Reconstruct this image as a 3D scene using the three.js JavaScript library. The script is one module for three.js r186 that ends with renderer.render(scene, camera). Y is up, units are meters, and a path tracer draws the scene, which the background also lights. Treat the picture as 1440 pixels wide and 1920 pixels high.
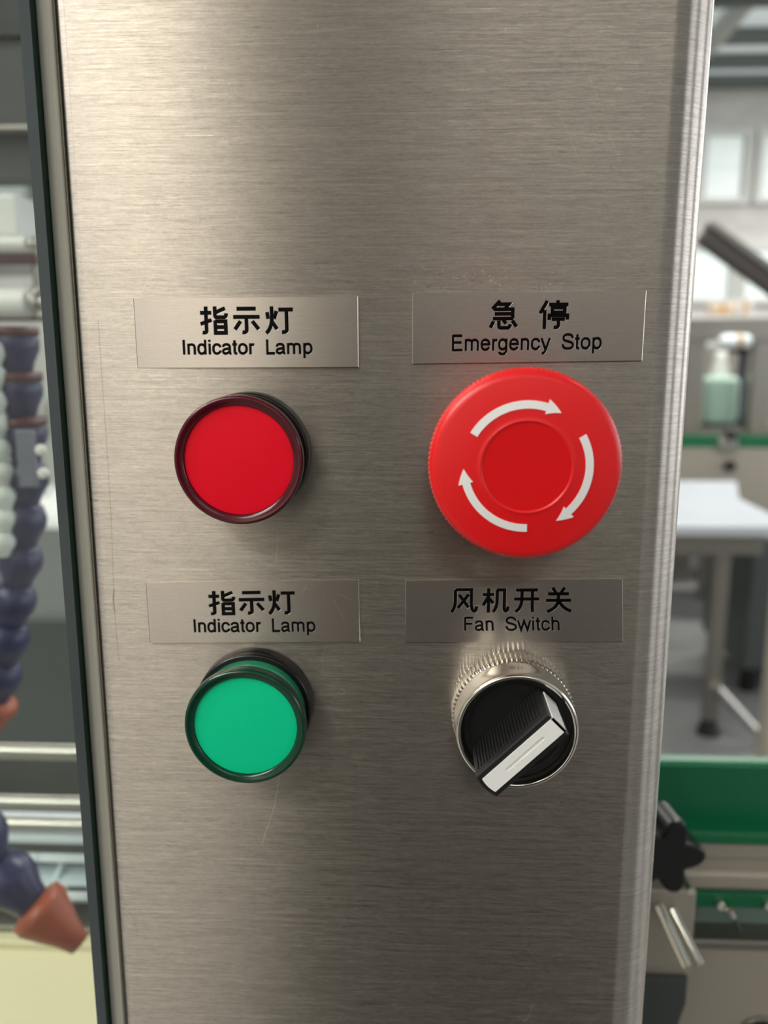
import * as THREE from 'three';
import { RoundedBoxGeometry } from 'three/addons/geometries/RoundedBoxGeometry.js';
import { mergeGeometries } from 'three/addons/utils/BufferGeometryUtils.js';
import { RectAreaLightUniformsLib } from 'three/addons/lights/RectAreaLightUniformsLib.js';

// ---------------------------------------------------------------- camera, light, exposure
const scene = new THREE.Scene();
const V = (x, y, z) => new THREE.Vector3(x, y, z);
const EYE = V(0, 1.42, 0.2), F = 1580, PITCH = 11.45 * Math.PI / 180, YAW = 2.4 * Math.PI / 180;
const camera = new THREE.PerspectiveCamera(2 * Math.atan(960 / F) * 180 / Math.PI, 0.75, 0.01, 60);
const FW = V(-Math.sin(YAW) * Math.cos(PITCH), -Math.sin(PITCH), -Math.cos(YAW) * Math.cos(PITCH));
const RT = V(Math.cos(YAW), 0, -Math.sin(YAW)), UPV = new THREE.Vector3().crossVectors(RT, FW);
camera.position.copy(EYE);
camera.lookAt(EYE.clone().add(FW));
camera.focus = 0.198;
camera.userData.fStop = 11;
scene.background = new THREE.Color(0.55, 0.6, 0.65);
const renderer = new THREE.WebGLRenderer({ antialias: true });
renderer.toneMapping = THREE.LinearToneMapping;
renderer.toneMappingExposure = 0.96;
renderer.shadowMap.enabled = true;
RectAreaLightUniformsLib.init();
function areaLight(color, intensity, w, h, pos, target) {
  const l = new THREE.RectAreaLight(color, intensity, w, h);
  l.position.set(...pos); l.lookAt(...target); l.name = 'area_light';
  scene.add(l);
  return l;
}
const WARM = new THREE.Color(1, 0.965, 0.88), COOL = new THREE.Color(0.93, 0.96, 1), NEUTRAL = new THREE.Color(1, 0.98, 0.94);
// the work light that throws the buttons' shadows: an LED panel hung behind the camera, up and to the left
const KEY = { pos: [-1.0, 3.2, 2.5], size: [0.46, 0.46], L: 12, color: WARM };
areaLight(KEY.color, KEY.L, ...KEY.size, KEY.pos, [0, 1.4, 0]);
// window of the wall behind the camera
const FRONTWIN = { x: -1.3, y: 2.05, w: 0.72, h: 2.3, L: 0.45 };
areaLight(WARM, FRONTWIN.L, FRONTWIN.w, FRONTWIN.h, [FRONTWIN.x, FRONTWIN.y, 3.92], [FRONTWIN.x, FRONTWIN.y, 0]);
// windows of the right wall
const RIGHTWIN = [[-3.2, 2.0, 2.0, 2.0], [-0.2, 2.0, 2.0, 2.0], [2.4, 2.0, 1.6, 2.0]], RIGHT_L = 1.9;
for (const [z, y, w, h] of RIGHTWIN) areaLight(COOL, RIGHT_L, w, h, [4.9, y, z], [0, y, z]);
// ceiling battens added to brighten the hall, the steel and the back wall
const ADDED_BATTENS = [[1.6, -4.6], [-1.8, -3.2], [0.9, -1.4], [-2.4, 0.6], [-1.75, 2.05], [-1.9, 1.1], [0.75, 3.4], [4.1, -5.7]], BATTEN_L = 42;
for (const [i, [x, z]] of ADDED_BATTENS.entries()) areaLight(NEUTRAL, i === 5 ? 36 : i === 6 ? 12 : i === 0 || i === 7 ? 80 : BATTEN_L, 1.5, 0.22, [x, 3.27, z], [x, 0, z + 0.001]);

// ---------------------------------------------------------------- helpers
const at = (px, py, z) => { const d = FW.clone().addScaledVector(RT, (px - 720) / F).addScaledVector(UPV, -(py - 960) / F); return EYE.clone().addScaledVector(d, (z - EYE.z) / d.z); };   // a point on the vertical plane at depth z
const used = {};
function numbered(n) { const k = (used[n] = (used[n] ?? -1) + 1); return k ? n + '_' + String(k).padStart(3, '0') : n; }
function rng(seed) { let s = seed >>> 0; return () => { s = (s + 0x6d2b79f5) | 0; let t = Math.imul(s ^ (s >>> 15), 1 | s); t = (t + Math.imul(t ^ (t >>> 7), 61 | t)) ^ t; return ((t ^ (t >>> 14)) >>> 0) / 4294967296; }; }
function thing(name, label, category, pos = [0, 0, 0], group) {
  const o = new THREE.Group(); o.name = numbered(name); o.position.set(...pos); o.userData = { label, category };
  if (group) o.userData.group = group;
  scene.add(o); return o;
}
function part(name, geo, mat, parent, label) {
  const m = new THREE.Mesh(Array.isArray(geo) ? merge(geo) : geo, mat); m.name = name; m.castShadow = m.receiveShadow = true;
  if (label) m.userData.label = label;
  parent.add(m); return m;
}
function single(name, geo, mat, label, category, group) {
  const m = part(numbered(name), geo, mat, scene); m.userData = { label, category };
  if (group) m.userData.group = group;
  return m;
}
function struct(name, geo, mat) { const m = part(name, geo, mat, scene); m.userData.kind = 'structure'; return m; }
function merge(list) { return mergeGeometries(list.map((g) => { const n = g.index ? g.toNonIndexed() : g.clone(); for (const k of Object.keys(n.attributes)) if (!['position', 'normal', 'uv'].includes(k)) n.deleteAttribute(k); return n; })); }
function box(x0, x1, y0, y1, z0, z1, r = 0) {
  const w = x1 - x0, h = y1 - y0, d = z1 - z0;
  const g = r ? new RoundedBoxGeometry(w, h, d, 2, Math.min(r, w / 2.01, h / 2.01, d / 2.01)) : new THREE.BoxGeometry(w, h, d);
  return g.translate((x0 + x1) / 2, (y0 + y1) / 2, (z0 + z1) / 2);
}
function bar(a, b, r, seg = 16) {   // round bar between two points
  const d = b.clone().sub(a), g = new THREE.CylinderGeometry(r, r, d.length(), seg);
  g.applyQuaternion(new THREE.Quaternion().setFromUnitVectors(V(0, 1, 0), d.clone().normalize()));
  return g.translate(...a.clone().add(b).multiplyScalar(0.5).toArray());
}
function beam(a, b, w, h) {   // square bar between two points
  const d = b.clone().sub(a), g = new RoundedBoxGeometry(w, h, d.length(), 2, Math.min(w, h) * 0.12);
  const m = new THREE.Matrix4().lookAt(a, b, V(0, 1, 0));
  g.applyMatrix4(m);
  return g.translate(...a.clone().add(b).multiplyScalar(0.5).toArray());
}
function latheZ(pts, seg = 96) { return new THREE.LatheGeometry(pts.map(([r, z]) => new THREE.Vector2(r, z)), seg).rotateX(Math.PI / 2); }   // profile (r, z), axis along z
function latheUp(pts, seg = 48) { return new THREE.LatheGeometry(pts.map(([r, y]) => new THREE.Vector2(r, y)), seg); }
function extrudeX(profile, x0, x1) {   // closed profile of (z, y) swept along x
  const s = new THREE.Shape(profile.map(([z, y]) => new THREE.Vector2(-z, y)));
  return new THREE.ExtrudeGeometry(s, { depth: x1 - x0, bevelEnabled: false }).rotateY(Math.PI / 2).translate(x0, 0, 0);
}

// ---------------------------------------------------------------- textures
function dataTex(w, h, fill, srgb) {
  const d = new Uint8Array(w * h * 4); fill(d);
  const t = new THREE.DataTexture(d, w, h); t.magFilter = THREE.LinearFilter; t.minFilter = THREE.LinearFilter;
  t.wrapS = t.wrapT = THREE.MirroredRepeatWrapping;
  if (srgb) t.colorSpace = THREE.SRGBColorSpace;
  t.needsUpdate = true; return t;
}
function streaks(w, h, seed, layers) {   // brushed grain: runs of noise along x, a little shared between neighbouring rows
  const R = rng(seed), out = new Float32Array(w * h), prev = layers.map(() => new Float32Array(w));
  for (let y = 0; y < h; y++) layers.forEach(([len, amp, share], k) => {
    const a = Math.exp(-1 / len), b = Math.sqrt(1 - a * a); let s = R() * 2 - 1;
    const p = prev[k];
    for (let x = 0; x < w; x++) { s = a * s + b * (R() + R() + R() - 1.5) * 1.6; p[x] = share * p[x] + Math.sqrt(1 - share * share) * s; out[y * w + x] += amp * p[x]; }
  });
  return out;
}
const clamp = (x) => (x < 0 ? 0 : x > 255 ? 255 : x);
function greyTex(w, h, f, mid, gain) { return dataTex(w, h, (d) => { for (let i = 0; i < w * h; i++) { const v = clamp(mid + gain * f[i]); d[i * 4] = d[i * 4 + 1] = d[i * 4 + 2] = v; d[i * 4 + 3] = 255; } }); }

// the panel's own picture: x from -0.09 to 0.09, y from 1.22 to 1.5
const PW = 1318, PH = 2048, PX0 = -0.09, PY0 = 1.22, PSX = 0.18, PSY = 0.28;
const grain = streaks(PW, PH, 11, [[7, 0.42, 0.25], [28, 0.4, 0.35], [110, 0.34, 0.3]]);
function panelCanvas() {   // scratches, stains and specks that sit on the steel
  const c = document.createElement('canvas'); c.width = PW; c.height = PH;
  const g = c.getContext('2d'); g.fillStyle = 'rgb(128,128,128)'; g.fillRect(0, 0, PW, PH);
  const X = (x) => (x - PX0) / PSX * PW, Y = (y) => (1 - (y - PY0) / PSY) * PH;
  const stroke = (pts, w, col) => { g.strokeStyle = col; g.lineWidth = w; g.beginPath(); pts.forEach(([a, b], i) => { const p = at(a, b, 0); i ? g.lineTo(X(p.x), Y(p.y)) : g.moveTo(X(p.x), Y(p.y)); }); g.stroke(); };
  stroke([[184, 600], [190, 690], [200, 830], [209, 980], [214, 1140], [223, 1240]], 1.2, 'rgba(70,66,60,.6)');
  stroke([[214, 1105], [212, 1125], [215, 1145], [217, 1147]], 1.6, 'rgba(40,38,34,.75)');
  stroke([[524, 1455], [515, 1510], [500, 1555], [491, 1585]], 1.6, 'rgba(190,185,175,.7)');
  stroke([[521, 1010], [518, 1052]], 1.3, 'rgba(190,185,175,.6)');
  stroke([[658, 1686], [700, 1712], [735, 1745], [760, 1790]], 1.2, 'rgba(175,170,160,.5)');
  stroke([[970, 1905], [985, 1915], [995, 1898], [998, 1884], [1003, 1882]], 2, 'rgba(190,188,182,.7)');
  stroke([[616, 1200], [610, 1216], [602, 1244]], 1.2, 'rgba(190,185,178,.5)');
  stroke([[228, 1700], [250, 1720], [258, 1755]], 1.6, 'rgba(90,86,80,.4)');
  stroke([[268, 552], [275, 538], [290, 523]], 1.2, 'rgba(90,80,80,.45)');
  stroke([[285, 375], [296, 372], [288, 385], [299, 400]], 1.2, 'rgba(100,95,88,.5)');
  for (const [x, y, r] of [[600, 1253, 6], [641, 1297, 6]]) { const p = at(x, y, 0); g.strokeStyle = 'rgba(185,182,175,.6)'; g.lineWidth = 1.2; g.beginPath(); g.arc(X(p.x), Y(p.y), r * 0.95, 0, 7); g.stroke(); }
  const R = rng(5);
  for (let i = 0; i < 26; i++) { const x = 1040 + R() * 110, y = 40 + R() * 230, l = 40 + R() * 90; stroke([[x, y], [x + l * 0.42, y + l]], 1 + R() * 2, 'rgba(165,160,150,' + (0.1 + R() * 0.18) + ')'); }   // wiped marks
  for (let i = 0; i < 14; i++) { const x = 900 + R() * 120, y = 300 + R() * 160, l = 30 + R() * 70; stroke([[x, y], [x + l * 0.4, y + l]], 1, 'rgba(160,155,146,' + (0.08 + R() * 0.14) + ')'); }
  for (let i = 0; i < 90; i++) {   // specks
    const near = i < 40, x = near ? 770 + R() * 300 : 260 + R() * 900, y = near ? 505 + R() * 40 : 20 + R() * 1880, p = at(x, y, 0);
    g.fillStyle = R() < 0.72 ? 'rgba(205,200,188,.55)' : 'rgba(60,56,50,.6)'; g.beginPath(); g.ellipse(X(p.x), Y(p.y), 0.7 + R() * (near ? 2.2 : 1.1), 0.7 + R() * 0.9, R() * 3, 0, 7); g.fill();
  }
  for (let i = 0; i < 420; i++) { const x = 120 + R() * 1080, y = R() * 1920, l = 8 + R() * 70; stroke([[x, y], [x + l, y + (y - 640) * l * 2.6e-5]], 0.8 + R() * 0.5, R() < 0.7 ? 'rgba(200,196,184,' + (0.12 + R() * 0.3) + ')' : 'rgba(70,66,60,' + (0.1 + R() * 0.25) + ')'); }
  return g.getImageData(0, 0, PW, PH).data;
}
const marks = panelCanvas();
const panelMap = dataTex(PW, PH, (d) => {
  for (let y = 0; y < PH; y++) for (let x = 0; x < PW; x++) {
    const i = y * PW + x, j = ((PH - 1 - y) * PW + x) * 4, k = 1 + 0.065 * grain[i];
    d[i * 4] = clamp((182 + 0.75 * (marks[j] - 128)) * k); d[i * 4 + 1] = clamp((174 + 0.75 * (marks[j + 1] - 128)) * k); d[i * 4 + 2] = clamp((164 + 0.75 * (marks[j + 2] - 128)) * k); d[i * 4 + 3] = 255;
  }
}, true);
const fine = streaks(1024, 1024, 23, [[10, 0.5, 0.2], [45, 0.5, 0.3], [160, 0.4, 0.2]]);
const bumpTile = greyTex(1024, 1024, fine, 128, 42), roughTile = greyTex(1024, 1024, fine, 200, 26);
panelMap.repeat.set(1 / PSX, 1 / PSY); panelMap.offset.set(-PX0 / PSX, -PY0 / PSY);
for (const t of [bumpTile, roughTile]) t.repeat.set(1 / 0.08, 1 / 0.08);
// mottled grain for painted and cast things, tile of 0.5 m
const blotch = (() => {
  const n = 256, R = rng(77), out = new Float32Array(n * n);
  for (const [cells, amp] of [[4, 0.5], [16, 0.35], [64, 0.3], [128, 0.3]]) {
    const g = Float32Array.from({ length: cells * cells }, () => R() * 2 - 1), s = cells / n;
    for (let y = 0; y < n; y++) for (let x = 0; x < n; x++) {
      const fx = x * s, fy = y * s, x0 = fx | 0, y0 = fy | 0, u = fx - x0, v = fy - y0, q = (a, b) => g[(b % cells) * cells + (a % cells)];
      out[y * n + x] += amp * ((q(x0, y0) * (1 - u) + q(x0 + 1, y0) * u) * (1 - v) + (q(x0, y0 + 1) * (1 - u) + q(x0 + 1, y0 + 1) * u) * v);
    }
  }
  return out;
})();
const grainTex = greyTex(256, 256, blotch, 226, 22), pitTex = greyTex(256, 256, blotch, 128, 70);
grainTex.colorSpace = THREE.SRGBColorSpace;

// ---------------------------------------------------------------- materials
const std = (o) => new THREE.MeshPhysicalMaterial(o);
const M = {
  brushed: std({ name: 'brushed_steel', map: panelMap, bumpMap: bumpTile, bumpScale: 0.000007, roughnessMap: roughTile, roughness: 0.46, metalness: 1, anisotropy: 0.93, anisotropyRotation: Math.PI / 2 }),
  steel: std({ name: 'satin_steel', color: 0xb4b0a8, roughness: 0.38, metalness: 1, roughnessMap: roughTile }),
  steelDull: std({ name: 'dull_steel', color: 0x8d8981, roughness: 0.5, metalness: 0.85, roughnessMap: roughTile }),
  chrome: std({ name: 'polished_nickel', color: 0xefebe0, roughness: 0.17, metalness: 1 }),
  black: std({ name: 'black_plastic', color: 0x070708, roughness: 0.32 }),
  blackMatt: std({ name: 'matt_black_plastic', color: 0x0f0f10, roughness: 0.5, bumpMap: pitTex, bumpScale: 0.00003 }),
  white: std({ name: 'white_plastic', color: 0xe9e7e3, roughness: 0.35 }),
  estop: std({ name: 'red_plastic', color: 0xdc0f14, roughness: 0.36, bumpMap: pitTex, bumpScale: 0.00002 }),
  estopCap: std({ name: 'glossy_red_plastic', color: 0xd80d14, roughness: 0.3 }),
  redLens: std({ name: 'red_diffuser', color: 0xe00020, roughness: 0.5, specularIntensity: 0.4 }),
  greenLens: std({ name: 'green_diffuser', color: 0x00c48c, roughness: 0.5, specularIntensity: 0.4 }),
  redRim: std({ name: 'deep_red_acrylic', color: 0x4a0413, roughness: 0.2 }),
  greenRim: std({ name: 'deep_green_acrylic', color: 0x063522, roughness: 0.2 }),
  redBody: std({ name: 'red_acrylic', color: 0x7a2433, roughness: 0.14, clearcoat: 0.5 }),
  greenBody: std({ name: 'green_acrylic', color: 0x1f8a63, roughness: 0.14, clearcoat: 0.5 }),
  gasket: std({ name: 'grey_anodised_edge', color: 0xd2d0c3, roughness: 0.6, map: grainTex }),
  pane: std({ name: 'clear_glass', color: 0xf6f9f7, roughness: 0.0, transmission: 1, thickness: 0, ior: 1.5 }),
  glassEdge: std({ name: 'green_glass_edge', color: 0x0c2a1f, roughness: 0.35, specularIntensity: 0.4 }),
  glassBevel: std({ name: 'ground_glass_bevel', color: 0x5d6565, roughness: 0.35, metalness: 0.3 }),
  wall: std({ name: 'white_wall', color: 0xe8e6e1, roughness: 0.9, map: grainTex }),
  wallDark: std({ name: 'grey_wall', color: 0x9a958c, roughness: 0.9, map: grainTex }),
  ceiling: std({ name: 'ceiling_sheet', color: 0xe4e9e9, roughness: 0.8, map: grainTex }),
  purlin: std({ name: 'grey_roof_steel', color: 0x5b605c, roughness: 0.6, metalness: 0.2 }),
  floor: std({ name: 'grey_floor', color: 0x8d8e8d, roughness: 0.42, map: grainTex }),
  tableTop: std({ name: 'pale_table_steel', color: 0xc6ccd2, roughness: 0.4, metalness: 0.35 }),
  winFrame: std({ name: 'window_frame_paint', color: 0xd0d1cd, roughness: 0.6 }),
  greenRail: std({ name: 'green_plastic', color: 0x076b43, roughness: 0.4 }),
  greyGreen: std({ name: 'grey_green_plate', color: 0x6c7f78, roughness: 0.5 }),
  beige: std({ name: 'beige_metal', color: 0xb7aea0, roughness: 0.5, metalness: 0.5 }),
  cream: std({ name: 'cream_panel', color: 0xfff3c8, roughness: 0.55 }),
  navy: std({ name: 'navy_plastic', color: 0x11134a, roughness: 0.35 }),
  maroon: std({ name: 'maroon_plastic', color: 0x4a1014, roughness: 0.45 }),
  orange: std({ name: 'orange_plastic', color: 0x9c4420, roughness: 0.4 }),
  paleHose: std({ name: 'pale_plastic', color: 0xdfe4de, roughness: 0.4 }),
  chain: std({ name: 'pale_blue_plastic', color: 0xdde8ec, roughness: 0.35 }),
  darkPanel: std({ name: 'dark_grey_paint', color: 0x454a48, roughness: 0.5 }),
  charcoal: std({ name: 'charcoal_paint', color: 0x3d3936, roughness: 0.6 }),
  ivory: std({ name: 'ivory_plastic', color: 0xe6e6e2, roughness: 0.4 }),
  paleGreen: std({ name: 'pale_green_plastic', color: 0xa9c8b8, roughness: 0.5 }),
  midnight: std({ name: 'dark_blue_paint', color: 0x20243f, roughness: 0.45 }),
  litPane: std({ name: 'lit_window_pane', color: 0xd9e2df, roughness: 0.4, emissive: 0xdfe8e6, emissiveIntensity: 0.3 }),
  addedGlowPane: std({ name: 'added_glow_pane', color: 0xcfd8d8, roughness: 0.5, emissive: 0xe6f0f0, emissiveIntensity: 0.28 }),
  litWarm: std({ name: 'lit_warm_window_pane', color: 0xd9d6c8, roughness: 0.4, emissive: 0xfff2dc, emissiveIntensity: 1.2 }),
  litCool: std({ name: 'lit_cool_window_pane', color: 0xd9dfe6, roughness: 0.4, emissive: 0xeef4ff, emissiveIntensity: 1.6 }),
  ledFace: std({ name: 'lit_lamp_diffuser', color: 0xffffff, roughness: 0.5, emissive: 0xfff4e0, emissiveIntensity: 3 }),
};

// ---------------------------------------------------------------- the hall
struct('floor', box(-5.2, 5.2, -0.2, 0, -7.8, 4.3), M.floor);
struct('ceiling', box(-5.2, 5.2, 3.6, 3.8, -7.8, 4.3), M.ceiling);
struct('wall_back', box(-5.2, 5.2, 0, 3.6, -7.8, -7.6), M.wall);
struct("wall_front", box(-5.2, 5.2, 0, 3.6, 4.1, 4.3), M.wall);
struct('wall_left', box(-5.2, -5, 0, 3.6, -7.6, 4.1), M.wall);
struct('wall_right', box(5, 5.2, 0, 3.6, -7.6, 4.1), M.wall);
let trim = 0;
for (const z of [-7.52, -7.0, -6.45, -5.75, -5.0]) struct('trim_' + ++trim, box(-5, 5, 3.5, 3.6, z - 0.05, z + 0.05, 0.01), M.purlin);
{   // roof brace that runs up to the right
  const a = at(1322, 92, -6.3), b = at(1452, -62, -5.6);
  struct('trim_' + ++trim, beam(a, b, 0.09, 0.12), std({ name: 'pale_roof_steel', color: 0xa9aca5, roughness: 0.6 }));
}
let windowNumber = 0;
function windowAlong(axis, at0, cx, cy, w, h, pane, cols, rows) {   // axis 'z': in a wall across z, facing sign
  const s = Math.sign(-at0), g = new THREE.Group(); g.name = 'window_' + ++windowNumber; g.userData.kind = 'structure'; scene.add(g);
  const put = (u0, u1, y0, y1, d0, d1, r) => { const lo = Math.min(at0 + s * d0, at0 + s * d1), hi = Math.max(at0 + s * d0, at0 + s * d1); return axis === 'z' ? box(u0, u1, y0, y1, lo, hi, r) : box(lo, hi, y0, y1, u0, u1, r); };
  const x0 = cx - w / 2, x1 = cx + w / 2, y0 = cy - h / 2, y1 = cy + h / 2, t = 0.05;
  part('window_frame', [put(x0 - t, x0, y0 - t, y1 + t, 0, 0.06), put(x1, x1 + t, y0 - t, y1 + t, 0, 0.06), put(x0, x1, y1, y1 + t, 0, 0.06), put(x0, x1, y0 - t, y0, 0, 0.06)], M.winFrame, g);
  for (let c = 1; c < cols; c++) part('mullion', put(x0 + w * c / cols - 0.025, x0 + w * c / cols + 0.025, y0, y1, 0, 0.055), M.winFrame, g);
  for (let c = 0; c < cols; c++) for (let r = 0; r < rows; r++) part('pane', put(x0 + w * c / cols + 0.026, x0 + w * (c + 1) / cols - 0.026, y0 + h * r / rows + 0.004, y0 + h * (r + 1) / rows - 0.004, 0, 0.03), pane, g);
  return g;
}
{   // two rows of windows in the back wall
  const a = at(1322, 257, -7.6), b = at(1389, 372, -7.6), w = b.x - a.x, h = a.y - b.y, cy = (a.y + b.y) / 2;
  for (const k of [-13, -12, 0, 1, 2]) windowAlong('z', -7.6, (a.x + b.x) / 2 + k * (w + 0.14), cy, w, h, M.litPane, 1, 2);
  const c = at(1290, 470, -7.6), d = at(1364, 560, -7.6), w2 = d.x - c.x;
  for (const k of [0, 1, 2]) windowAlong('z', -7.6, (c.x + d.x) / 2 + k * (w2 + 0.12), (c.y + d.y) / 2, w2, c.y - d.y, M.litPane, 1, 1);
}
windowAlong('z', 4.1, FRONTWIN.x, FRONTWIN.y, FRONTWIN.w, FRONTWIN.h, M.litWarm, 2, 1);
for (const [z, y, w, h] of RIGHTWIN) windowAlong('x', 5, z, y, w, h, M.litCool, 2, 1);
for (const [z, d] of [[-7.26, 0.4], [-6.72, 0.42], [-6.1, 0.56]]) {   // glowing sheets added between the purlins to brighten the ceiling
  const g = new THREE.Group(); g.name = 'window_' + ++windowNumber; g.userData.kind = 'structure'; scene.add(g);
  part('pane', box(0.5, 4.6, 3.585, 3.598, z - d / 2, z + d / 2), M.addedGlowPane, g);
  areaLight(COOL, 0.4, 4.1, d, [2.55, 3.58, z], [2.55, 0, z + 0.001]);
}
for (const [i, [x, z]] of ADDED_BATTENS.entries()) {
  const t = thing('added_ceiling_light', ['long white ceiling light added over the far conveyor', 'long white ceiling light added over the left half of the hall', 'long white ceiling light added above the control column', 'long white ceiling light added left of the viewer', 'long white ceiling light added behind the viewer on the left', 'long white ceiling light added just behind and above the viewer', 'long white ceiling light added behind the viewer on the right', 'long white ceiling light added closest to the back wall windows'][i], 'light', [x, 3.28, z], 'added long ceiling lights');
  part('housing', box(-0.8, 0.8, 0.02, 0.32, -0.14, 0.14, 0.01), M.ivory, t);
  part('diffuser', box(-0.76, 0.76, 0, 0.02, -0.11, 0.11), M.ledFace, t);
}
{
  const t = thing('work_light', 'square white work light hung from the ceiling behind the viewer', 'light', KEY.pos);
  t.lookAt(0, 1.4, 0);
  part('housing', box(-0.38, 0.38, -0.3, 0.3, -0.06, -0.02, 0.01), M.ivory, t);
  part('diffuser', box(-KEY.size[0] / 2, KEY.size[0] / 2, -KEY.size[1] / 2, KEY.size[1] / 2, -0.02, -0.01), M.ledFace, t);
}
{   // unseen dark box added in place of the photographer that the steel mirrors
  const t = thing('photographer_block', 'dark charcoal box added behind the viewer in place of the photographer', 'cabinet', [0.05, 0, 0.62]);
  part('body', box(-0.21, 0.23, 0.08, 1.5, 0, 0.5, 0.01), M.charcoal, t);
  part('plinth', box(-0.2, 0.22, 0, 0.08, 0.02, 0.48), M.black, t);
  part('door', box(-0.19, 0.21, 0.12, 1.46, -0.02, 0, 0.006), M.charcoal, t);
}

// ---------------------------------------------------------------- the control column
{
  const RIGHT = 0.0649, R1 = 0.0115, LEFT = -0.0822, R2 = 0.0038, DEEP = -0.06;
  const path = [];   // outline from the left flange over the face to the right flange, with normals
  path.push([LEFT, DEEP, -1, 0], [LEFT, -R2 - 0.001, -1, 0]);
  for (let i = 0; i <= 10; i++) { const a = Math.PI - (i / 10) * Math.PI / 2; path.push([LEFT + R2 + R2 * Math.cos(a), -R2 + R2 * Math.sin(a), Math.cos(a), Math.sin(a)]); }
  for (let i = 1; i < 24; i++) path.push([LEFT + R2 + (RIGHT - R1 - LEFT - R2) * i / 24, 0, 0, 1]);
  for (let i = 0; i <= 24; i++) { const a = Math.PI / 2 - (i / 24) * Math.PI / 2; path.push([RIGHT - R1 + R1 * Math.cos(a), -R1 + R1 * Math.sin(a), Math.cos(a), Math.sin(a)]); }
  path.push([RIGHT, -R1 - 0.001, 1, 0], [RIGHT, DEEP, 1, 0]);
  const pos = [], nor = [], uv = [], idx = [], ys = [0.05, 1.0, 1.2, 1.6, 2.4]; let run = 0, s0 = 0;
  const S = path.map((p, i) => (i ? (run += Math.hypot(p[0] - path[i - 1][0], p[1] - path[i - 1][1])) : 0));
  const zero = path.findIndex((p) => p[1] === 0 && p[0] > -0.05); s0 = path[zero][0] - S[zero];
  ys.forEach((y) => path.forEach((p, i) => { pos.push(p[0], y, p[1]); nor.push(p[2], 0, p[3]); uv.push(S[i] + s0, y); }));
  const n = path.length;
  for (let r = 0; r < ys.length - 1; r++) for (let i = 0; i < n - 1; i++) { const a = r * n + i, b = a + 1, c = a + n, d = c + 1; idx.push(a, b, c, b, d, c); }
  const g = new THREE.BufferGeometry();
  g.setAttribute('position', new THREE.Float32BufferAttribute(pos, 3)); g.setAttribute('normal', new THREE.Float32BufferAttribute(nor, 3)); g.setAttribute('uv', new THREE.Float32BufferAttribute(uv, 2)); g.setIndex(idx);
  const t = thing('control_column', 'tall brushed stainless steel column with a rounded right edge carrying the buttons', 'control panel');
  part('front_sheet', g, M.brushed, t);
  part('back_sheet', box(LEFT + 0.001, RIGHT - 0.001, 0.05, 2.4, DEEP - 0.002, DEEP), M.steelDull, t);
  part('foot', box(LEFT - 0.005, RIGHT + 0.005, 0, 0.05, DEEP - 0.005, 0, 0.004), M.blackMatt, t);
}
single('edge_strip', box(-0.0864, -0.08248, 0.05, 2.4, -0.02, -0.0030, 0.0006), M.gasket, 'narrow pale grey strip along the left edge of the steel column', 'trim strip');
{
  const t = thing('glass_panel', 'clear glass pane with a dark green cut edge left of the steel column', 'glass', [-0.0868, 0.6, 0]);
  const zf = 0.0014, zb = -0.0060, ch = 0.0020;
  const shape = (pts, h) => new THREE.ExtrudeGeometry(new THREE.Shape(pts.map(([x, z]) => new THREE.Vector2(x, -z))), { depth: h, bevelEnabled: false }).rotateX(-Math.PI / 2);
  part('pane', box(-0.7, -ch, 0, 1.4, zf - 0.0001, zf), M.pane, t);
  part('bevel', shape([[-ch, zf], [-ch, zf - 0.0004], [0, zf - 0.0016], [0, zf - 0.0012]], 1.4), M.glassBevel, t, 'grey bevelled front edge');
  part('cut_edge', shape([[-0.0004, zf - 0.0014], [-0.0004, zb], [0, zb], [0, zf - 0.0014]], 1.4), M.glassEdge, t, 'dark green cut edge');
  t.rotation.z = -0.0006;
}

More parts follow.
